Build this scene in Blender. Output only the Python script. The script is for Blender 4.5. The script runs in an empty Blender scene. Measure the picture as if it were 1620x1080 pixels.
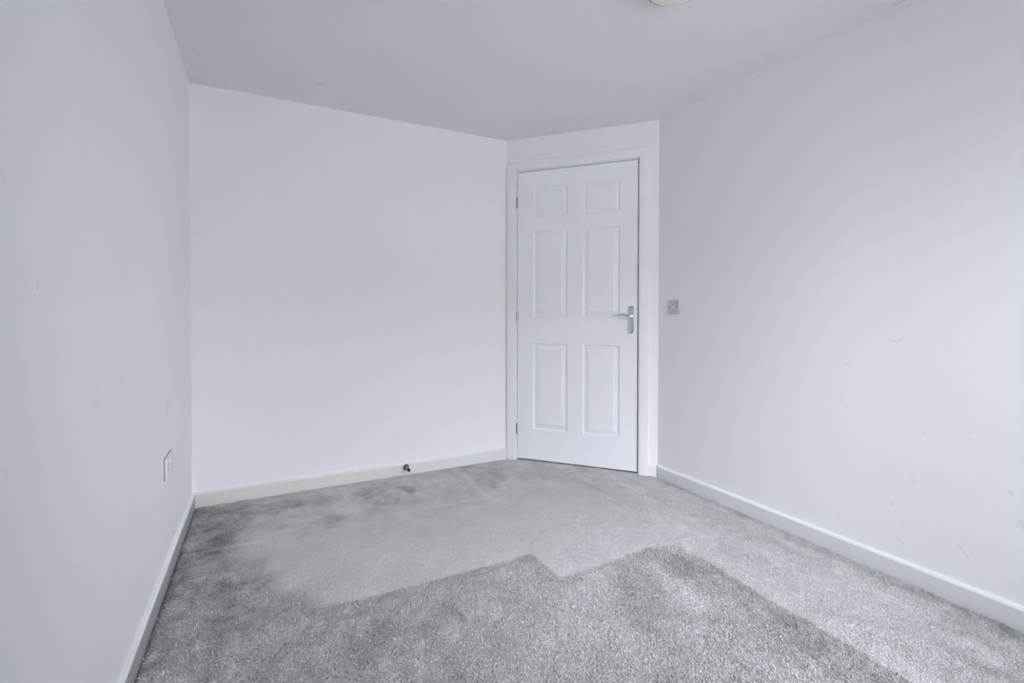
import bpy, bmesh, math, random
import numpy as np
from mathutils import Vector, Matrix

random.seed(4); RNG = np.random.default_rng(4)
SC = bpy.context.scene
COL = SC.collection
R = math.radians

# ------------------------------------------------------------------ camera
cam_d = bpy.data.cameras.new('camera'); cam = bpy.data.objects.new('camera', cam_d); COL.objects.link(cam)
YAW, PITCH, ROLL, FPX, CY = 0.4773, 0.0112, 0.0013, 759.64, 501.94
fw = Vector((math.sin(YAW)*math.cos(PITCH), math.cos(YAW)*math.cos(PITCH), -math.sin(PITCH)))
rt = Vector((math.cos(YAW), -math.sin(YAW), 0)); up = rt.cross(fw)
r2 = rt*math.cos(ROLL) + up*math.sin(ROLL); u2 = up*math.cos(ROLL) - rt*math.sin(ROLL)
m = Matrix((r2, u2, -fw)).transposed().to_4x4(); m.translation = Vector((0.343, -3.0471, 1.0408))
cam.matrix_world = m
cam_d.sensor_fit = 'HORIZONTAL'; cam_d.sensor_width = 36; cam_d.lens = FPX*36/1620
cam_d.shift_y = -(540-CY)/1620; cam_d.clip_start = 0.02
SC.camera = cam

# ------------------------------------------------------------------ exposure, sky
SC.view_settings.view_transform = 'Standard'; SC.view_settings.look = 'None'
SC.view_settings.gamma = 1; SC.view_settings.use_curve_mapping = False
SC.view_settings.exposure = 1.27
w = bpy.data.worlds.new('overcast_sky'); SC.world = w; w.use_nodes = True
bg = w.node_tree.nodes['Background']
bg.inputs['Strength'].default_value = 9.0
# overcast sky: luminance (1 + 2 sin elevation) / 3 from horizon to zenith, all the way round
_t = w.node_tree; _c = _t.nodes.new('ShaderNodeTexCoord'); _s = _t.nodes.new('ShaderNodeSeparateXYZ'); _r = _t.nodes.new('ShaderNodeMapRange')
_m = _t.nodes.new('ShaderNodeVectorMath'); _m.operation = 'SCALE'; _m.inputs[0].default_value = (0.847, 0.88, .99)
_t.links.new(_c.outputs['Generated'], _s.inputs[0]); _t.links.new(_s.outputs['Z'], _r.inputs['Value'])
_r.inputs['To Min'].default_value = .45; _r.inputs['To Max'].default_value = 1.8
_t.links.new(_r.outputs[0], _m.inputs['Scale']); _t.links.new(_m.outputs[0], bg.inputs['Color'])
WX0, WX1, WZ0, WZ1 = 0.95, 2.44, 0.20, 2.00      # window opening in the near wall
YN = -3.5                                        # near wall (behind the camera)
pd = bpy.data.lights.new('window_portal', 'AREA'); pd.shape = 'RECTANGLE'
pd.size = WX1-WX0; pd.size_y = WZ1-WZ0; pd.cycles.is_portal = True
po = bpy.data.objects.new('window_portal', pd); COL.objects.link(po)
po.location = ((WX0+WX1)/2, YN-0.29, (WZ0+WZ1)/2); po.rotation_euler = (R(90), 0, 0)
SC.cycles.max_bounces = 16; SC.cycles.diffuse_bounces = 12; SC.cycles.sample_clamp_indirect = 8
SC.cycles.use_denoising = True

# ------------------------------------------------------------------ room measures
H = 2.25
XB, XC, YC = 1.8763, 2.5598, -0.776              # back wall ends at XB, door wall runs to (XC, YC)
DD = Vector((XC-XB, YC, 0)); DLEN = DD.length; DD.normalize()
NN = Vector((DD.y, -DD.x, 0))                    # into the room
DOORM = Matrix((DD, Vector((-NN.x, -NN.y, 0)), Vector((0, 0, 1)))).transposed().to_4x4()
DOORM.translation = Vector((XB, 0, 0))           # local: x along the wall, y into the wall, z up

# ------------------------------------------------------------------ helpers
def link(name, me, mat, parent=None, smooth=False, world=None):
    o = bpy.data.objects.new(name, me); COL.objects.link(o)
    for mm in (mat if isinstance(mat, (list, tuple)) else [mat]):
        if mm: me.materials.append(mm)
    if smooth:
        for p in me.polygons: p.use_smooth = True
    if parent: o.parent = parent
    if world is not None: o.matrix_world = world
    return o
def from_bm(name, bm, mat, parent=None, smooth=False, angle=None):
    bmesh.ops.recalc_face_normals(bm, faces=bm.faces[:])
    me = bpy.data.meshes.new(name); bm.to_mesh(me); bm.free()
    o = link(name, me, mat, parent, smooth)
    if angle: me.set_sharp_from_angle(angle=R(angle))
    return o
def box(bm, x0, x1, y0, y1, z0, z1, bev=0, seg=2):
    r = bmesh.ops.create_cube(bm, size=1)
    vs = r['verts']
    for v in vs:
        v.co = Vector((x0 if v.co.x < 0 else x1, y0 if v.co.y < 0 else y1, z0 if v.co.z < 0 else z1))
    if bev:
        es = list({e for v in vs for e in v.link_edges})
        bmesh.ops.bevel(bm, geom=es, offset=bev, segments=seg, profile=.5, affect='EDGES')
def box_obj(name, x0, x1, y0, y1, z0, z1, mat, parent=None, bev=0, seg=2):
    bm = bmesh.new(); box(bm, x0, x1, y0, y1, z0, z1, bev, seg)
    return from_bm(name, bm, mat, parent, smooth=bool(bev), angle=40 if bev else None)
def lathe(bm, prof, n=32, M=None):
    """prof: (radius, height along +z) from first to last; closed at both ends"""
    rings = []
    M = M or Matrix()
    for r, z in prof:
        rings.append([bm.verts.new(M @ Vector((r*math.cos(2*math.pi*k/n), r*math.sin(2*math.pi*k/n), z))) for k in range(n)])
    for a, b in zip(rings, rings[1:]):
        for k in range(n): bm.faces.new((a[k], a[(k+1) % n], b[(k+1) % n], b[k]))
    bm.faces.new(rings[0]); bm.faces.new(rings[-1])
def sweep(bm, pts, sizes, n=14):
    """elliptic tube: pts list of Vector, sizes (half width across up, half height)"""
    rings = []
    for i, p in enumerate(pts):
        t = (pts[min(i+1, len(pts)-1)] - pts[max(i-1, 0)]).normalized()
        side = Vector((0, 0, 1)).cross(t)
        if side.length < 1e-4: side = Vector((1, 0, 0))
        side.normalize(); u = t.cross(side)
        a, b = sizes[i]
        rings.append([bm.verts.new(p + side*a*math.cos(2*math.pi*k/n) + u*b*math.sin(2*math.pi*k/n)) for k in range(n)])
    for a, b in zip(rings, rings[1:]):
        for k in range(n): bm.faces.new((a[k], a[(k+1) % n], b[(k+1) % n], b[k]))
    bm.faces.new(rings[0]); bm.faces.new(rings[-1])
def prism(bm, pts, z0, z1):
    lo = [bm.verts.new((x, y, z0)) for x, y in pts]; hi = [bm.verts.new((x, y, z1)) for x, y in pts]
    n = len(pts)
    for k in range(n): bm.faces.new((lo[k], lo[(k+1) % n], hi[(k+1) % n], hi[k]))
    bm.faces.new(lo); bm.faces.new(hi)
def extrude_profile(bm, prof, A, B, nrm, zoff=0, endA=0.0, endB=0.0):
    """prof: (out, z) polygon swept from A to B; end shifts per unit 'out' give mitres"""
    d = (B-A).normalized()
    a = [bm.verts.new(A + nrm*o + d*(o*endA) + Vector((0, 0, z+zoff))) for o, z in prof]
    b = [bm.verts.new(B + nrm*o - d*(o*endB) + Vector((0, 0, z+zoff))) for o, z in prof]
    n = len(prof)
    for k in range(n): bm.faces.new((a[k], a[(k+1) % n], b[(k+1) % n], b[k]))
    bm.faces.new(a); bm.faces.new(b)
def struct(o): o['kind'] = 'structure'; return o
def empty(name, M=None):
    o = bpy.data.objects.new(name, None); COL.objects.link(o); o.empty_display_size = .05
    if M is not None: o.matrix_world = M
    return o
def tag(o, label, cat, group=None):
    o['label'] = label; o['category'] = cat
    if group: o['group'] = group
    return o

# ------------------------------------------------------------------ materials
def newmat(name):
    mt = bpy.data.materials.new(name); mt.use_nodes = True
    nt = mt.node_tree; b = nt.nodes['Principled BSDF']
    return mt, nt, b
def N(nt, t, **kw):
    n = nt.nodes.new(t)
    for k, v in kw.items(): setattr(n, k, v)
    return n
def math_(nt, op, a, b=None, c=None, clamp=False):
    n = N(nt, 'ShaderNodeMath', operation=op); n.use_clamp = clamp
    for i, v in enumerate((a, b, c)):
        if v is None: continue
        if isinstance(v, (int, float)): n.inputs[i].default_value = v
        else: nt.links.new(v, n.inputs[i])
    return n.outputs[0]
def mix(nt, fac, a, b):
    n = N(nt, 'ShaderNodeMix', data_type='RGBA')
    for s, v in ((n.inputs[0], fac), (n.inputs[6], a), (n.inputs[7], b)):
        if isinstance(v, tuple): s.default_value = (*v, 1)
        elif isinstance(v, (int, float)): s.default_value = v
        else: nt.links.new(v, s)
    return n.outputs[2]
def noise(nt, vec, scale, detail=3, rough=.5):
    n = N(nt, 'ShaderNodeTexNoise'); n.inputs['Scale'].default_value = scale
    n.inputs['Detail'].default_value = detail; n.inputs['Roughness'].default_value = rough
    if vec is not None: nt.links.new(vec, n.inputs['Vector'])
    return n.outputs['Fac']
def bump(nt, b, h, strength, dist):
    n = N(nt, 'ShaderNodeBump'); n.inputs['Strength'].default_value = strength; n.inputs['Distance'].default_value = dist
    nt.links.new(h, n.inputs['Height']); nt.links.new(n.outputs[0], b.inputs['Normal'])
def plain(name, col, rough, metal=0, spec=.5, grain=0, gscale=60):
    mt, nt, b = newmat(name)
    tc = N(nt, 'ShaderNodeTexCoord').outputs['Object']
    f = noise(nt, tc, gscale)
    c = tuple(x*.96 for x in col)
    nt.links.new(mix(nt, f, c, col), b.inputs['Base Color'])
    b.inputs['Roughness'].default_value = rough; b.inputs['Metallic'].default_value = metal
    b.inputs['Specular IOR Level'].default_value = spec
    if grain: bump(nt, b, noise(nt, tc, gscale*6), grain, .002)
    return mt

WALL_COL = (0.84, 0.84, 0.845)
def wall_mat(name, col, marks=(), axes='XYZ', scuff=0.0):
    """matt emulsion; marks = (u, v, ru, rv, tilt_deg, strength) dirty smudges at their places on the wall"""
    mt, nt, b = newmat(name)
    tc = N(nt, 'ShaderNodeTexCoord').outputs['Object']
    sep = N(nt, 'ShaderNodeSeparateXYZ'); nt.links.new(tc, sep.inputs[0])
    U, V = sep.outputs[axes[0]], sep.outputs[axes[1]]
    big = noise(nt, tc, 1.7, 2)
    base = mix(nt, big, tuple(c*.985 for c in col), col)
    if scuff:
        s1 = noise(nt, tc, 23, 5, .62); s2 = noise(nt, tc, 2.2, 2)
        k = math_(nt, 'MULTIPLY', math_(nt, 'MULTIPLY', math_(nt, 'SUBTRACT', s1, .62, clamp=True), 5, clamp=True),
                  math_(nt, 'MULTIPLY', math_(nt, 'SUBTRACT', s2, .5, clamp=True), 4, clamp=True))
        base = mix(nt, math_(nt, 'MULTIPLY', k, scuff), base, tuple(c*.82 for c in col))
    if marks:
        wob = noise(nt, tc, 60, 3)
        tot = None
        for (u, v, ru, rv, tilt, st) in marks:
            du = math_(nt, 'SUBTRACT', U, u); dv = math_(nt, 'SUBTRACT', V, v)
            ct, sn = math.cos(R(tilt)), math.sin(R(tilt))
            a = math_(nt, 'ADD', math_(nt, 'MULTIPLY', du, ct/ru), math_(nt, 'MULTIPLY', dv, sn/ru))
            c = math_(nt, 'ADD', math_(nt, 'MULTIPLY', du, -sn/rv), math_(nt, 'MULTIPLY', dv, ct/rv))
            q = math_(nt, 'ADD', math_(nt, 'MULTIPLY', a, a), math_(nt, 'MULTIPLY', c, c))
            e = math_(nt, 'SUBTRACT', 1.0, q, clamp=True)
            e = math_(nt, 'MULTIPLY', math_(nt, 'MULTIPLY', e, wob), 2*st)
            tot = e if tot is None else math_(nt, 'MAXIMUM', tot, e)
        base = mix(nt, math_(nt, 'MULTIPLY', tot, 1, clamp=True), base, (.38, .38, .37))
    nt.links.new(base, b.inputs['Base Color'])
    b.inputs['Roughness'].default_value = .62; b.inputs['Specular IOR Level'].default_value = .3
    bump(nt, b, noise(nt, tc, 260, 3), .12, .0015)
    return mt

LEFT_MARKS = [(-1.944, 1.085, .009, .011, 0, .35), (-1.7185, 1.38, .010, .010, 0, .22), (-2.064, 1.24, .012, .012, 0, .2),
              (-1.42, .816, .035, .09, 0, .10), (-.713, .656, .09, .06, 30, .12), (-1.616, .81, .03, .08, 10, .08), (-1.3, .45, .05, .16, 12, .06)]
RIGHT_MARKS = [(-1.831, .859, .018, .006, -20, .25), (-1.842, .845, .012, .004, 30, .2), (-2.151, .582, .012, .007, 20, .35), (-2.24, .585, .03, .006, 0, .15),
               (-2.395, .438, .022, .006, 55, .35), (-2.4227, .343, .018, .02, 0, .4), (-2.41, .335, .008, .006, 0, .5), (-2.056, .926, .02, .006, 15, .3), (-2.075, .93, .01, .006, 60, .3),
               (-2.074, .15, .05, .006, 35, .22), (-2.10, .20, .03, .004, 40, .18), (-1.57, .79, .02, .006, 10, .2), (-1.8825, .822, .015, .005, -30, .25),
               (-2.062, 1.432, .006, .004, 0, .25), (-1.027, .234, .012, .006, 10, .3), (-1.47, .623, .02, .008, 20, .18), (-2.288, .615, .006, .006, 0, .3),
               (-1.863, .135, .04, .006, 40, .2), (-2.2748, .185, .05, .006, 50, .25), (-2.12, .40, .02, .008, 60, .22), (-1.86, .66, .025, .006, 60, .2),
               (-2.05, .28, .01, .012, 0, .25), (-1.92, .50, .02, .007, 35, .2)]
M_left = wall_mat('paint_wall_left', WALL_COL, [(*m_[:5], m_[5]*.7) for m_ in LEFT_MARKS], 'YZX')
M_right = wall_mat('paint_wall_right', WALL_COL, [(*m_[:5], m_[5]*.55) for m_ in RIGHT_MARKS], 'YZX', scuff=.25)
M_back = wall_mat('paint_wall_back', WALL_COL, [(1.0865, .249, .06, .035, 0, .07), (.759, .824, .01, .008, 0, .12), (.3, .9, .012, .01, 0, .06)], 'XZY')
M_wall = wall_mat('paint_wall', WALL_COL)
M_ceil = wall_mat('paint_ceiling', (.765, .77, .77), [(.616, -.30, .018, .018, 0, .3), (.063, -.393, .014, .014, 0, .2)], 'XYZ')
M_gloss = plain('white_satin_wood', (.86, .86, .86), .35, spec=.45)
M_door = plain('white_door_paint', (.87, .88, .90), .38, spec=.5)
M_chrome = plain('polished_chrome', (.80, .83, .88), .09, 1, gscale=20)
M_steel = plain('satin_chrome_plate', (.60, .61, .63), .34, 1, gscale=200)
M_hinge = plain('hinge_steel', (.46, .46, .45), .3, 1)
M_screw = plain('dark_screw', (.12, .12, .13), .4, .8)
M_stop = plain('dull_chrome', (.20, .20, .215), .16, 1, gscale=20)
M_black = plain('black_rubber', (.012, .012, .013), .6)
M_rocker = plain('rocker_metal', (.72, .72, .73), .3, 1)
M_surround = plain('rocker_surround_grey', (.36, .36, .37), .5)
M_plastic = plain('white_plastic', (.78, .78, .79), .32)
M_socket = plain('socket_plastic', (.74, .74, .75), .3)
M_plate_shade = plain('plate_shade_grey', (.16, .16, .17), .7)  # painted shade round the socket plate
M_dark = plain('dark_slot', (.03, .03, .03), .7)
M_opal = plain('opal_diffuser', (.86, .865, .80), .3, gscale=30)
M_rim_shade = plain('rim_shade', (.22, .22, .21), .5)  # dark colour draws the shadow line round the fitting's lower edge
M_upvc = plain('white_upvc', (.82, .82, .83), .3)
M_hall_shade = plain('hall_shade', (.12, .12, .12), .9)  # near black: shade of the unlit hall put into the colour
M_grass = plain('paving', (.20, .195, .185), .9, gscale=9)
M_sky_cut = plain('sky_cut_render', (.36,.34,.31), .85, gscale=4)

def skirt_mat(name, x_cream, white=(.73, .735, .745)):
    mt, nt, b = newmat(name)
    tc = N(nt, 'ShaderNodeTexCoord').outputs['Object']
    sep = N(nt, 'ShaderNodeSeparateXYZ'); nt.links.new(tc, sep.inputs[0])
    cream = (.72, .71, .665)
    if x_cream is None: col = mix(nt, noise(nt, tc, 3), white, tuple(c*.97 for c in white))
    else:
        mr = N(nt, 'ShaderNodeMapRange'); mr.interpolation_type = 'SMOOTHSTEP'
        nt.links.new(math_(nt, 'ADD', sep.outputs['X'], math_(nt, 'MULTIPLY', noise(nt, tc, 3), .2)), mr.inputs['Value'])
        mr.inputs['From Min'].default_value = x_cream; mr.inputs['From Max'].default_value = x_cream+.5
        col = mix(nt, mr.outputs[0], cream, white)
    nt.links.new(col, b.inputs['Base Color'])
    b.inputs['Roughness'].default_value = .4
    return mt
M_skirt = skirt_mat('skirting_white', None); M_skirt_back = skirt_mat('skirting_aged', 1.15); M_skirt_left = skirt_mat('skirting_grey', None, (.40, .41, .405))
mt, nt, b = newmat('window_glass')
nt.nodes.remove(b)
tr = N(nt, 'ShaderNodeBsdfTransparent'); gl = N(nt, 'ShaderNodeBsdfGlossy'); gl.inputs['Roughness'].default_value = .02
fr = N(nt, 'ShaderNodeFresnel'); mx = N(nt, 'ShaderNodeMixShader')
nt.links.new(fr.outputs[0], mx.inputs[0]); nt.links.new(tr.outputs[0], mx.inputs[1]); nt.links.new(gl.outputs[0], mx.inputs[2])
nt.links.new(mx.outputs[0], nt.nodes['Material Output'].inputs[0]); M_glass = mt

# ------------------------------------------------------------------ carpet field (pile brushed in different directions)
DARK = [(-.3, -1.262), (0.363, -1.261), (0.501, -1.256), (0.717, -1.261), (0.961, -1.263), (1.179, -1.264), (1.354, -1.262), (1.365, -1.285), (1.372, -1.475),
        (1.503, -1.475), (1.828, -1.45), (1.975, -1.473), (1.989, -1.618), (1.968, -1.922), (1.969, -2.182), (1.954, -2.373), (1.95, -3.6), (-.3, -3.6)]
LEFT = [(-.1, .1), (0.238, -0.059), (0.222, -0.505), (0.155, -0.663), (0.236, -0.896), (0.368, -0.913), (0.45, -1.101), (0.501, -1.256), (.45, -1.5), (-.1, -1.8)]
PATCH = [  # polygon, depth of the nap shade (+ darker), edge softness in cells
 ([(0.239, -0.088), (0.534, -0.131), (0.525, -0.255), (0.376, -0.278), (0.243, -0.228)], .17, 2),
 ([(0.031, -0.101), (0.288, -0.179), (0.258, -0.414), (0.213, -0.521), (0.041, -0.453)], .10, 3),
 ([(0.404, -0.451), (0.663, -0.46), (0.719, -0.498), (0.678, -0.575), (0.427, -0.523)], .12, 2),
 ([(0.401, -0.576), (0.479, -0.58), (0.644, -0.589), (0.637, -0.646), (0.503, -0.635)], .13, 2),
 ([(0.806, -0.153), (1.005, -0.163), (0.976, -0.438), (0.888, -0.45), (0.822, -0.359)], .16, 2),
 ([(1.042, -0.194), (1.146, -0.235), (1.088, -0.415)], .19, 1.2),
 ([(1.503, -0.007), (1.824, -0.063), (1.719, -0.302), (1.538, -0.539), (1.493, -0.46)], .11, 4),
 ([(0.218, -0.754), (0.358, -0.791), (0.369, -0.859), (0.301, -0.883), (0.221, -0.827)], .10, 2),
 ([(0.034, -0.553), (0.217, -0.609), (0.214, -0.807), (0.159, -0.856), (0.031, -0.74)], .09, 3),
 ([(0.597, -0.194), (0.758, -0.117), (0.709, -0.349), (0.589, -0.287)], .09, 3),
 ([(0.735, -0.082), (0.761, -0.096), (0.778, -0.519), (0.755, -0.508)], -.10, 1.2),
 ([(1.45, -0.053), (1.477, -0.052), (1.471, -0.622), (1.449, -0.621)], -.09, 1),
 ([(0.027, -0.574), (0.346, -0.61), (0.349, -0.625), (0.03, -0.593)], -.13, 1),
 ([(0.032, -0.577), (0.848, -0.639), (0.845, -0.653), (0.035, -0.596)], -.06, 1),
 ([(0.927, -0.57), (1.454, -0.592), (1.446, -0.619), (0.922, -0.593)], -.06, 1),
 ([(2.266, -2.241), (2.60, -2.30), (2.6, -3.6), (2.1, -3.6), (2.048, -2.422), (2.103, -2.277)], .13, 7),
 ([(2.502, -0.833), (2.56, -0.909), (2.56, -2.6), (2.475, -2.5), (2.485, -1.142)], .15, 3),
 ([(1.794, -1.494), (1.644, -1.715), (1.614, -1.808), (1.738, -1.892), (1.783, -1.691)], -.15, 2.5),
 ([(1.525, -1.508), (1.615, -1.554), (1.475, -1.736), (1.401, -1.883), (1.203, -1.781), (1.216, -1.561)], -.085, 7),
 ([(0.871, -1.523), (0.939, -1.52), (0.908, -1.629), (0.853, -1.634)], -.12, 4),
 ([(1.074, -1.681), (1.425, -1.826), (1.353, -2.064), (0.974, -1.869)], -.07, 7),
 ([(1.811, -1.544), (1.931, -1.515), (1.956, -1.647), (1.902, -2.236), (1.807, -2.216), (1.804, -1.864)], .07, 4),
 ([(1.581, -1.587), (1.633, -1.589), (1.504, -1.83), (1.486, -1.893), (1.453, -1.84)], .07, 2.5),
 ([(0.936, -1.468), (0.953, -1.468), (0.95, -1.563), (0.936, -1.574)], .08, 1.2),
 ([(2.26, -1.804), (2.29, -2.156), (2.172, -2.192), (2.19, -1.901)], -.04, 5),
 ([(2.20, -1.10), (2.44, -1.30), (2.42, -1.75), (2.25, -1.55)], .05, 8),
]
CELL = .006
GX0, GX1, GY0, GY1 = -.02, 2.60, -3.52, .02
nx, ny = int((GX1-GX0)/CELL), int((GY1-GY0)/CELL)
gx = GX0+(np.arange(nx)+.5)*CELL; gy = GY0+(np.arange(ny)+.5)*CELL
XX, YY = np.meshgrid(gx, gy)
def inside(poly, XX=XX, YY=YY):
    r = np.zeros(XX.shape, bool); j = len(poly)-1
    for i in range(len(poly)):
        (xi, yi), (xj, yj) = poly[i], poly[j]
        if yi != yj:
            c = ((yi > YY) != (yj > YY)) & (XX < (xj-xi)*(YY-yi)/(yj-yi)+xi)
            r ^= c
        j = i
    return r.astype(float)
def blur(a, s):
    if s <= 0: return a
    k = int(3*s)+1; g = np.exp(-.5*(np.arange(-k, k+1)/s)**2); g /= g.sum()
    p = np.pad(a, ((k, k), (0, 0)), 'edge'); a = sum(g[i]*p[i:i+a.shape[0]] for i in range(2*k+1))
    p = np.pad(a, ((0, 0), (k, k)), 'edge'); return sum(g[i]*p[:, i:i+a.shape[1]] for i in range(2*k+1))
def bnoise(sx, sy, amp=1):
    n = RNG.standard_normal(XX.shape)
    k = lambda s: np.exp(-.5*(np.arange(-int(3*s)-1, int(3*s)+2)/s)**2)
    def ax(a, s, axis):
        g = k(s); h = len(g)//2
        pad = [(0, 0), (0, 0)]; pad[axis] = (h, h); p = np.pad(a, pad, 'wrap')
        return sum(g[i]*(p[i:i+a.shape[0]] if axis == 0 else p[:, i:i+a.shape[1]]) for i in range(len(g)))
    n = ax(ax(n, sy, 0), sx, 1); return n/n.std()*amp
# dark zone: crisp along its brushed edge, fading out towards the left
blot = bnoise(9, 9); blot2 = bnoise(4, 5); streak = bnoise(2.2, 16); fine = bnoise(1.1, 1.1); mid = bnoise(2, 2); big = bnoise(24, 24)
wx = .014*bnoise(7, 7)+.006*bnoise(2, 2); wy = .014*bnoise(7, 7)+.006*bnoise(2, 2)
dk = blur(inside(DARK, XX+.10*wx, YY+.10*wy), .7)
fade = np.clip((XX-.25)/.45, 0, 1); fade = np.where(YY < -1.45, np.clip(fade+(-1.45-YY)*2, 0, 1), fade)
edge = blur(inside(DARK), 1)-blur(inside(DARK), 8)
lf = blur(inside(LEFT, XX+wx*3, YY+wy*3), 5)
rough_zone = np.clip(dk*.9+lf, 0, 1)
rightband = np.clip((XX-1.95)/.1, 0, 1)*(1-dk)
NAP_AND_SHADE = .21*dk*fade + .25*lf*(1-.55*dk) + .12*np.clip(edge, 0, 1)*fade - .07*np.clip(-edge, 0, 1)*fade
leftness = np.clip((1.0-XX)/.9, 0, 1)
scuffed = np.clip(.9*blot+.8*blot2-.35, 0, 2.2)                     # pile trodden in clumps
NAP_AND_SHADE += rough_zone*(.020*blot+.030*blot2+.028*mid+.018*big) + leftness*rough_zone*(.075*scuffed+.03*mid)
NAP_AND_SHADE += (1-rough_zone)*(.010*blot+.010*blot2+.012*mid+.008*big)
backband = np.clip((YY+.75)/.35, 0, 1)*(1-rough_zone)
NAP_AND_SHADE += backband*(.028*np.clip(blot2, -1.5, 2)+.022*mid+.02*blot+.015) 
NAP_AND_SHADE += rightband*(.030*streak+.014*blot+.018*mid)
NAP_AND_SHADE += dk*np.clip((XX-1.2)/.5, 0, 1)*.018*bnoise(2.2, 9)
for poly, dep, soft in PATCH:
    k = blur(inside(poly, XX+wx*(.3 if abs(dep) < .01 or soft <= 1.2 else 1.2), YY+wy*(.3 if soft <= 1.2 else 1.2)), soft*.6)
    NAP_AND_SHADE += dep*1.5*k*(.72+.28*np.tanh(blot2+.7*mid+.5*blot))
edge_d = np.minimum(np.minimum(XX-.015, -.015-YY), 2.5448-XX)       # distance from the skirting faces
NAP_AND_SHADE += .45*np.exp(-np.clip(edge_d, 0, 1)/.006)                      # shade of the tuck gap at the skirting, painted into the tone
NAP_AND_SHADE = np.clip(NAP_AND_SHADE, -.17, .62)
TONE = 1-NAP_AND_SHADE                                    # multiplies the pile colour
def door_side(x, y): return (x-XB)*NN.x+y*NN.y   # > 0 inside the room
# ---- backing grid with gentle relief
mt, nt, b = newmat('carpet_backing')
at = N(nt, 'ShaderNodeAttribute'); at.attribute_name = 'tone'
tc = N(nt, 'ShaderNodeTexCoord').outputs['Object']
vor = noise(nt, tc, 170, 4, .7); vor2 = noise(nt, tc, 420, 3, .6)
CARPET = (.625, .612, .598)
f1 = math_(nt, 'MULTIPLY_ADD', vor, .5, .75); f2 = math_(nt, 'MULTIPLY_ADD', vor2, .3, .85)
tt = math_(nt, 'MULTIPLY', at.outputs['Fac'], math_(nt, 'MULTIPLY', f1, f2))
vm = N(nt, 'ShaderNodeVectorMath', operation='SCALE'); vm.inputs[0].default_value = CARPET
nt.links.new(tt, vm.inputs['Scale']); nt.links.new(vm.outputs[0], b.inputs['Base Color'])
b.inputs['Roughness'].default_value = 1; b.inputs['Specular IOR Level'].default_value = .05
bump(nt, b, math_(nt, 'ADD', vor, vor2), .6, .004)
M_carpet = mt
def grid_mesh(name, Z, tone):
    idx = np.arange(nx*ny).reshape(ny, nx)
    q = np.stack([idx[:-1, :-1], idx[:-1, 1:], idx[1:, 1:], idx[1:, :-1]], -1).reshape(-1, 4)
    cx = XX[:-1, :-1].ravel()+CELL/2; cyy = YY[:-1, :-1].ravel()+CELL/2
    q = q[door_side(cx, cyy) > -.16]
    me = bpy.data.meshes.new(name)
    co = np.stack([XX, YY, Z], -1).reshape(-1, 3)
    me.from_pydata(co.tolist(), [], q.tolist())
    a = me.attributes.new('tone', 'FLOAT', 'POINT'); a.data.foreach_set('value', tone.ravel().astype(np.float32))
    for p in me.polygons: p.use_smooth = True
    return me
Z = -.008*np.exp(-(np.clip(edge_d, 0, 1)/.008)**2) + .0008*np.clip(fine, -2, 2)+.0012*np.clip(blot2, -2, 2)*rough_zone - .004*NAP_AND_SHADE
floor = struct(link('floor', grid_mesh('floor', Z, TONE), M_carpet))
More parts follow.
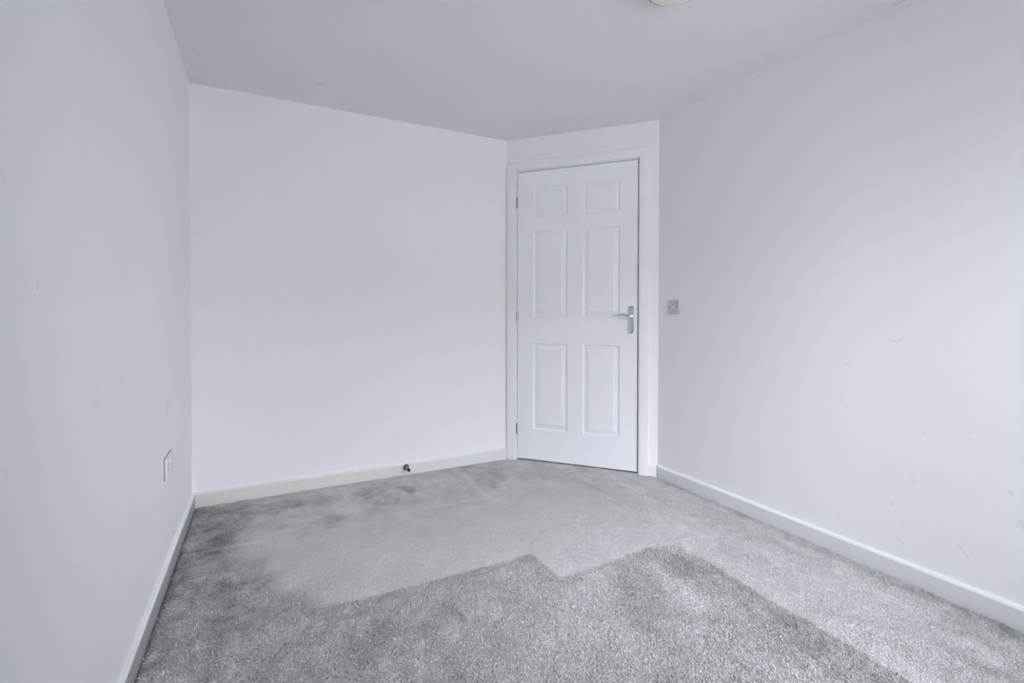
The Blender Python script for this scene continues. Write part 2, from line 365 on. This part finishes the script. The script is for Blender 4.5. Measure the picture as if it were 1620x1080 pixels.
# ---- pile strands standing on it
mt, nt, b = newmat('carpet_pile')
at = N(nt, 'ShaderNodeAttribute'); at.attribute_name = 'tone'
vm = N(nt, 'ShaderNodeVectorMath', operation='SCALE'); vm.inputs[0].default_value = CARPET
nt.links.new(at.outputs['Fac'], vm.inputs['Scale']); nt.links.new(vm.outputs[0], b.inputs['Base Color'])
b.inputs['Roughness'].default_value = .9; b.inputs['Specular IOR Level'].default_value = .1
M_pile = mt
def make_pile(n):
    x = RNG.uniform(.021, 2.539, n); y = RNG.uniform(-3.0, -.021, n)
    ok = door_side(x, y) > .01; x, y = x[ok], y[ok]; n = len(x)
    ii = np.clip(((x-GX0)/CELL).astype(int), 0, nx-1); jj = np.clip(((y-GY0)/CELL).astype(int), 0, ny-1)
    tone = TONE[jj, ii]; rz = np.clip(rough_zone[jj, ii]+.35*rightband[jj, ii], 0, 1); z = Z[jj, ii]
    ang = RNG.uniform(0, 2*np.pi, n); bend = RNG.normal(0, .9, n)
    L = RNG.uniform(.006, .0125, n); W = RNG.uniform(.0009, .0016, n)
    lift = RNG.uniform(.0008, .0036, n)*(.35+.65*rz)
    d0 = np.stack([np.cos(ang), np.sin(ang), 0*ang], -1); a1 = ang+bend
    d1 = np.stack([np.cos(a1), np.sin(a1), 0*ang], -1)
    s0 = np.stack([-np.sin(ang), np.cos(ang), 0*ang], -1); s1 = np.stack([-np.sin(a1), np.cos(a1), 0*ang], -1)
    P0 = np.stack([x, y, z-.001], -1); up = np.array([0, 0, 1.])
    P1 = P0+d0*(L*.5)[:, None]+up*(lift+.0018)[:, None]; P2 = P1+d1*(L*.5)[:, None]+up*(RNG.normal(-.0006, .0009, n))[:, None]
    Wc = W[:, None]; sm = (s0+s1)/2
    verts = np.stack([P0-s0*Wc*.6, P0+s0*Wc*.6, P1-sm*Wc, P1+sm*Wc, P1+up*(.7*Wc), P2-s1*Wc*.4, P2+s1*Wc*.4], 1)  # 7 per strand
    base = (np.arange(n)*7)[:, None]
    f = np.array([[0, 2, 4], [0, 4, 1], [1, 4, 3], [2, 5, 4], [4, 5, 6], [4, 6, 3]])
    F = (base[:, :, None]+f[None]).reshape(-1, 3)
    me = bpy.data.meshes.new('carpet_pile')
    nv, nf = n*7, len(F)
    me.vertices.add(nv); me.vertices.foreach_set('co', verts.reshape(-1).astype(np.float32))
    me.loops.add(nf*3); me.loops.foreach_set('vertex_index', F.ravel().astype(np.int32))
    me.polygons.add(nf); me.polygons.foreach_set('loop_start', (np.arange(nf)*3).astype(np.int32))
    me.polygons.foreach_set('loop_total', np.full(nf, 3, np.int32))
    me.update(calc_edges=True)
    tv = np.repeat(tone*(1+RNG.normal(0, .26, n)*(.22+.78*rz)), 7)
    a = me.attributes.new('tone', 'FLOAT', 'POINT'); a.data.foreach_set('value', tv.astype(np.float32))
    me.polygons.foreach_set('use_smooth', np.ones(nf, bool))
    return me
pile = link('carpet_pile', make_pile(330000), M_pile, floor); pile['kind'] = 'stuff'

# ------------------------------------------------------------------ shell
T = .12
struct(box_obj('wall_left', -T, 0, YN-.3, T, -.1, H+.1, M_left))
struct(box_obj('wall_back', 0, XB+.10, 0, T, -.1, H+.1, M_back))
struct(box_obj('wall_right', XC, XC+T, YN-.3, YC+.06, -.1, H+.1, M_right))
bm = bmesh.new()
prism(bm, [(-T, YN-.3), (XC+T, YN-.3), (XC+T, YC+.3), (XB+.35, T+.2), (-T, T+.2)], H, H+.12)
struct(from_bm('ceiling', bm, M_ceil))
# door wall with its opening (local door coordinates, placed by DOORM)
OX0, OX1, OZ = .052, .936, 2.052
bm = bmesh.new()
box(bm, -.02, OX0, 0, T, -.1, H+.05); box(bm, OX1, DLEN+.02, 0, T, -.1, H+.05); box(bm, OX0, OX1, 0, T, OZ, H+.05)
o = struct(from_bm('wall_door', bm, M_wall)); o.matrix_world = DOORM
# hall beyond the door
bm = bmesh.new(); box(bm, -.1, DLEN+.1, .45, .5, -.1, H); box(bm, -.1, -.05, T, .45, -.1, H); box(bm, DLEN+.05, DLEN+.1, T, .45, -.1, H); box(bm, -.1, DLEN+.1, T, .5, H-.02, H+.03)
box(bm, -.1, DLEN+.1, .05, .5, -.1, -.004)
o = struct(from_bm('wall_hall', bm, M_hall_shade)); o.matrix_world = DOORM
# near wall with the window opening, behind the camera
bm = bmesh.new(); TN = .28
box(bm, -T, WX0, YN-TN, YN, -.1, H+.1); box(bm, WX1, XC+T, YN-TN, YN, -.1, H+.1)
box(bm, WX0, WX1, YN-TN, YN, -.1, WZ0); box(bm, WX0, WX1, YN-TN, YN, WZ1, H+.1)
struct(from_bm('wall_near', bm, M_wall))
win = struct(empty('window_1', Matrix.Translation((WX0, YN-.22, WZ0))))
ww, wh = WX1-WX0, WZ1-WZ0
bm = bmesh.new()
for a in ((0, .055, 0, wh), (ww-.055, ww, 0, wh), (.055, ww-.055, 0, .055), (.055, ww-.055, wh-.055, wh), (ww*.5-.035, ww*.5+.035, .055, wh-.055)):
    box(bm, a[0], a[1], 0, .06, a[2], a[3], .006, 1)
from_bm('window_frame', bm, M_upvc, win)
for a in ((.055, ww*.5-.035), (ww*.5+.035, ww-.055)):
    box_obj('pane', a[0]-.005, a[1]+.005, .026, .030, .05, wh-.05, M_glass, win)
box_obj('window_sill', -.03, ww+.03, .06, .26, -.022, .002, M_gloss, win, .005)

# ------------------------------------------------------------------ skirting boards
SK, ST = .074, .015
prof = [(0, -.01), (ST, -.01), (ST, SK-.010), (ST-.002, SK-.004), (ST-.006, SK), (0, SK+.002)]
def baseboard(name, A, B, n, mat, ea, eb):
    bm = bmesh.new(); extrude_profile(bm, prof, Vector(A), Vector(B), Vector(n), 0, ea, eb)
    o = struct(from_bm(name, bm, [mat, M_wall]))
    for p in o.data.polygons:
        if p.normal.z > (.3 if name in ('baseboard_left', 'baseboard_right') else .8): p.material_index = 1                    # wall paint lapped over the top edge
    return o
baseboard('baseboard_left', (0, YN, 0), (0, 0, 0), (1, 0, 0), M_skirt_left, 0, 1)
baseboard('baseboard_back', (0, 0, 0), (XB, 0, 0), (0, -1, 0), M_skirt_back, 1, -.2)
baseboard('baseboard_right', (XC, YC, 0), (XC, YN, 0), (-1, 0, 0), M_skirt, .6, 0)
pA = DOORM @ Vector((.977, 0, 0)); pB = DOORM @ Vector((DLEN, 0, 0))
baseboard('baseboard_door', pA, pB, NN, M_gloss, 0, .6)
baseboard('baseboard_near', (0, YN, 0), (XC, YN, 0), (0, 1, 0), M_skirt, 0, 0)

# ------------------------------------------------------------------ door
door = struct(empty('door_1', DOORM))
def arch(pts):
    """mitred architrave board with eased edges"""
    bm = bmesh.new()
    a = [bm.verts.new((x, .001, z)) for x, z in pts]; b_ = [bm.verts.new((x, -.018, z)) for x, z in pts]
    for k in range(4): bm.faces.new((a[k], a[(k+1) % 4], b_[(k+1) % 4], b_[k]))
    bm.faces.new(a); f = bm.faces.new(b_)
    long_ = sorted(f.edges, key=lambda e: -e.calc_length())[:2]
    bmesh.ops.bevel(bm, geom=long_, offset=.004, segments=3, profile=.5, affect='EDGES')
    return from_bm('architrave', bm, M_gloss, door, True, 40)
AX = (.007, .0735, .9165, .978); AZ = (-.004, 2.0295, 2.090)
arch([(AX[0], AZ[0]), (AX[1], AZ[0]), (AX[1], AZ[1]), (AX[0], AZ[2])])
arch([(AX[2], AZ[0]), (AX[3], AZ[0]), (AX[3], AZ[2]), (AX[2], AZ[1])])
arch([(AX[1], AZ[1]), (AX[2], AZ[1]), (AX[3], AZ[2]), (AX[0], AZ[2])])
bm = bmesh.new()                                           # lining: jambs, head and the stops behind the leaf
box(bm, OX0-.01, .0785, .002, T, 0, 2.034); box(bm, .9095, OX1+.01, .002, T, 0, 2.034); box(bm, .0785, .9095, .002, T, 2.0225, 2.05)
box(bm, .0785, .094, .046, T-.01, 0, 2.0225); box(bm, .894, .9095, .046, T-.01, 0, 2.0225); box(bm, .094, .894, .046, T-.01, 2.008, 2.0225)
from_bm('door_frame', bm, M_gloss, door)
# leaf with six moulded panels
LX0, LX1, LZ0, LZ1, YF = .0820, .9050, .0125, 2.0172, .003
PX = [(.197, .4415), (.5475, .7920)]; PZ = [(.223, .8235), (1.007, 1.6015), (1.696, 1.908)]
xs = sorted({LX0, LX1, *[v for p in PX for v in p]}); zs = sorted({LZ0, LZ1, *[v for p in PZ for v in p]})
bm = bmesh.new(); V = {}
for i, x in enumerate(xs):
    for k, z in enumerate(zs): V[i, k] = bm.verts.new((x, YF, z))
def ring(r, y):
    x0, x1, z0, z1 = r
    return [bm.verts.new((x0, y, z0)), bm.verts.new((x1, y, z0)), bm.verts.new((x1, y, z1)), bm.verts.new((x0, y, z1))]
for i in range(len(xs)-1):
    for k in range(len(zs)-1):
        c = [V[i, k], V[i+1, k], V[i+1, k+1], V[i, k+1]]
        if (xs[i], xs[i+1]) in PX and (zs[k], zs[k+1]) in PZ:
            small = zs[k] > 1.65
            steps = [(.0010, .0038), (.0040, .0070), (.009, .0100), (.0125, .0108), (.0150, .0102), (.030 if small else .0390, .0042), (.0306 if small else .0396, .0022), (.032 if small else .0415, .0016)]
            prev = c
            for ins, dp in steps:
                r = ring((xs[i]+ins, xs[i+1]-ins, zs[k]+ins, zs[k+1]-ins), YF+dp)
                for q in range(4): bm.faces.new((prev[q], prev[(q+1) % 4], r[(q+1) % 4], r[q]))
                prev = r
            bm.faces.new(prev)
        else: bm.faces.new(c)
bk = ring((LX0, LX1, LZ0, LZ1), YF+.040)
bm.faces.new(bk)
nX, nZ = len(xs)-1, len(zs)-1
edges = [[V[i, 0] for i in range(nX+1)], [V[nX, k] for k in range(nZ+1)], [V[i, nZ] for i in range(nX, -1, -1)], [V[0, k] for k in range(nZ, -1, -1)]]
for q, row in enumerate(edges): bm.faces.new([*row, bk[(q+1) % 4], bk[q]])
leaf = from_bm('door_leaf', bm, M_door, door)
# hinges: knuckle of three barrels, showing in the gap on the left
for zc in (1.807, 1.013, .2215):
    h = empty('hinge'); h.parent = door; h.location = (.0790, 0, zc)
    bm = bmesh.new()
    for a, c in ((-.037, -.0135), (-.0125, .0125), (.0135, .037)):
        lathe(bm, [(.0045, a), (.0066, a+.0015), (.0066, c-.0015), (.0045, c)], 16, Matrix.Translation((0, -.005, 0)))
    from_bm('knuckle', bm, M_hinge, h, True, 40)
    box_obj('hinge_leaf', -.0055, .0042, -.003, .003, -.036, .036, M_hinge, h)
# lever handle on a long backplate
hd = empty('door_handle'); hd.parent = door; hd.location = (.8635, YF, .9925)
def stadium(hw, hh, n=14):
    r = hw*.98; pts = []
    for k in range(n+1): a = math.pi*k/n; pts.append((hw*math.cos(a), hh-r+r*math.sin(a)))
    for k in range(n+1): a = math.pi+math.pi*k/n; pts.append((hw*math.cos(a), -(hh-r)+r*math.sin(a)))
    return pts
bm = bmesh.new()
lay = [(.0195, .0905, 0), (.0195, .0905, -.004), (.0180, .089, -.0065), (.0135, .0845, -.0072), (.0120, .083, -.0072)]
prev = None
for hw, hh, y in lay:
    r = [bm.verts.new((x, y, z)) for x, z in stadium(hw, hh)]
    if prev:
        for q in range(len(r)): bm.faces.new((prev[q], prev[(q+1) % len(r)], r[(q+1) % len(r)], r[q]))
    else: bm.faces.new(r)
    prev = r
bm.faces.new(prev)
from_bm('back_plate', bm, M_chrome, hd, True, 35)
for sx, sz in ((-.0088, .0790), (.0088, .0790), (-.0088, -.0790), (.0088, -.0790)):
    bm = bmesh.new(); lathe(bm, [(.0034, 0), (.0034, .0012), (.0022, .0020)], 14, Matrix.Translation((sx, -.0068, sz)) @ Matrix.Rotation(R(90), 4, 'X'))
    from_bm('screw', bm, M_screw, hd, True, 40)
bm = bmesh.new()
ZL = .0235
lathe(bm, [(.0135, 0), (.0135, .004), (.0105, .010), (.0098, .030), (.0108, .044), (.0112, .052), (.0085, .0565)], 24, Matrix.Translation((.001, -.006, ZL)) @ Matrix.Rotation(R(90), 4, 'X'))
pts, sz = [], []
for k in range(19):
    t = k/18; x = .001-.118*t
    z = ZL-.001+.0140*math.sin(math.pi*min(1, t*1.18)*.86)*(1-.2*t)-.0035*t
    y = -.050-.006*math.sin(math.pi*t)
    pts.append(Vector((x, y, z))); ww_ = .0105*(1-t)**.7+.0062*t+.001; hh_ = .0085*(1-t)**1.1+.0042
    e = 1 if k < 17 else (.8 if k == 17 else .35)
    sz.append((ww_*e, hh_*e))
sweep(bm, pts, sz, 16)
from_bm('lever', bm, M_chrome, hd, True, 60)

# ------------------------------------------------------------------ light switch on the right wall
sw = empty('light_switch', Matrix.Translation((XC, -.9050, 1.0705)) @ Matrix.Rotation(R(-90), 4, 'Z'))
# local: x along the wall (towards the camera side is +x), -y out into the room, z up
tag(sw, 'square satin metal light switch plate on the right wall beside the door', 'light switch')
box_obj('face_plate', -.0463, .0463, -.0075, 0, -.0425, .0425, M_steel, sw, .003, 3)
box_obj('rocker', -.0058, .0058, -.0105, -.005, -.0115, .0125, M_rocker, sw, .0015)
box_obj('rocker_surround', -.0082, .0082, -.0082, -.003, -.0150, .0150, M_surround, sw, .0006, 1)
box_obj('indicator_slot', -.0045, .0045, -.0079, -.005, -.0195, -.0168, M_dark, sw)
for sx in (-.0302, .0302):
    bm = bmesh.new(); lathe(bm, [(.0036, 0), (.0036, .001), (.0022, .0016)], 16, Matrix.Translation((sx, -.0072, 0)) @ Matrix.Rotation(R(90), 4, 'X'))
    from_bm('screw', bm, M_screw, sw, True, 40)

# ------------------------------------------------------------------ socket on the left wall
so = empty('wall_socket', Matrix.Translation((0, -.724, .4315)) @ Matrix.Rotation(R(90), 4, 'Z'))
tag(so, 'white double socket plate low on the left wall above the skirting', 'socket')
box_obj('face_plate', -.0735, .0735, -.0095, -.001, -.0425, .0425, M_socket, so, .003, 3)
box_obj('plate_shade', -.0747, .0747, -.0022, 0, -.0437, .0437, M_plate_shade, so, .001, 1)  # dark backing sheet that draws the plate's shadow line on the wall
for sx in (-.014, .014):
    box_obj('rocker', sx-.006, sx+.006, -.0125, -.0085, .006, .026, M_plastic, so, .0015)
for sx in (-.042, .042):
    bm = bmesh.new()
    box(bm, sx-.002, sx+.002, -.0098, -.008, .008, .016); box(bm, sx-.0145, sx-.0085, -.0098, -.008, -.012, -.008); box(bm, sx+.0085, sx+.0145, -.0098, -.008, -.012, -.008)
    from_bm('pin_slots', bm, M_dark, so)
for sx in (-.0602, .0602):
    bm = bmesh.new(); lathe(bm, [(.003, 0), (.003, .0008), (.002, .0012)], 14, Matrix.Translation((sx, -.0092, 0)) @ Matrix.Rotation(R(90), 4, 'X'))
    from_bm('screw', bm, M_plastic, so, True, 40)

# ------------------------------------------------------------------ door stop on the back skirting
ds = empty('door_stop', Matrix.Translation((1.149, -ST, .048)) @ Matrix.Rotation(R(90), 4, 'X'))
tag(ds, 'chrome door stop with black rubber tip on the skirting of the back wall', 'door stop')
bm = bmesh.new(); lathe(bm, [(.0190, 0), (.0190, .003), (.0175, .006), (.0115, .0105), (.0100, .014), (.0092, .045), (.0088, .055), (.0088, .058)], 32)
from_bm('stem', bm, M_stop, ds, True, 40)
bm = bmesh.new(); lathe(bm, [(.0092, .057), (.0098, .059), (.0098, .070), (.0085, .0735), (.005, .0742)], 28)
from_bm('rubber_tip', bm, M_black, ds, True, 40)

# ------------------------------------------------------------------ ceiling light
cl = empty('ceiling_light', Matrix.Translation((1.664, -1.772, H)))
tag(cl, 'round off-white ceiling light cut off by the top edge of the photo', 'ceiling light')
bm = bmesh.new(); lathe(bm, [(.090, 0), (.0985, -.004), (.1005, -.012), (.1010, -.030), (.1018, -.038), (.1024, -.0460), (.0995, -.0475), (.0975, -.0440)], 64)
from_bm('light_base', bm, M_rim_shade, cl, True, 40)
bm = bmesh.new(); lathe(bm, [(.0978, -.0425), (.0970, -.0480), (.091, -.0525), (.070, -.058), (.045, -.062), (.02, -.064), (.004, -.0645)], 64)
from_bm('diffuser', bm, M_opal, cl, True, 60)

# ------------------------------------------------------------------ outside, seen only as the light through the window
bm = bmesh.new()                                           # unseen house, added to cut the low sky from the window
box(bm, -9, 12, -19, -12.5, -.55, 5.4)
prism(bm, [(-9.3, -12.2), (12.3, -12.2), (12.3, -19.3), (-9.3, -19.3)], 5.4, 5.55)
rv = [bm.verts.new(c) for c in ((-9.3, -12.2, 5.55), (12.3, -12.2, 5.55), (12.3, -19.3, 5.55), (-9.3, -19.3, 5.55), (-9.3, -15.7, 7.4), (12.3, -15.7, 7.4))]
for q in ((0, 1, 5, 4), (2, 3, 4, 5), (0, 4, 3), (1, 2, 5)): bm.faces.new([rv[k] for k in q])
o = struct(from_bm('wall_sky_cut', bm, M_sky_cut)); o.location.y = -12
struct(box_obj('ground', -30, 32, -40, YN-TN, -.6, -.5, M_grass))
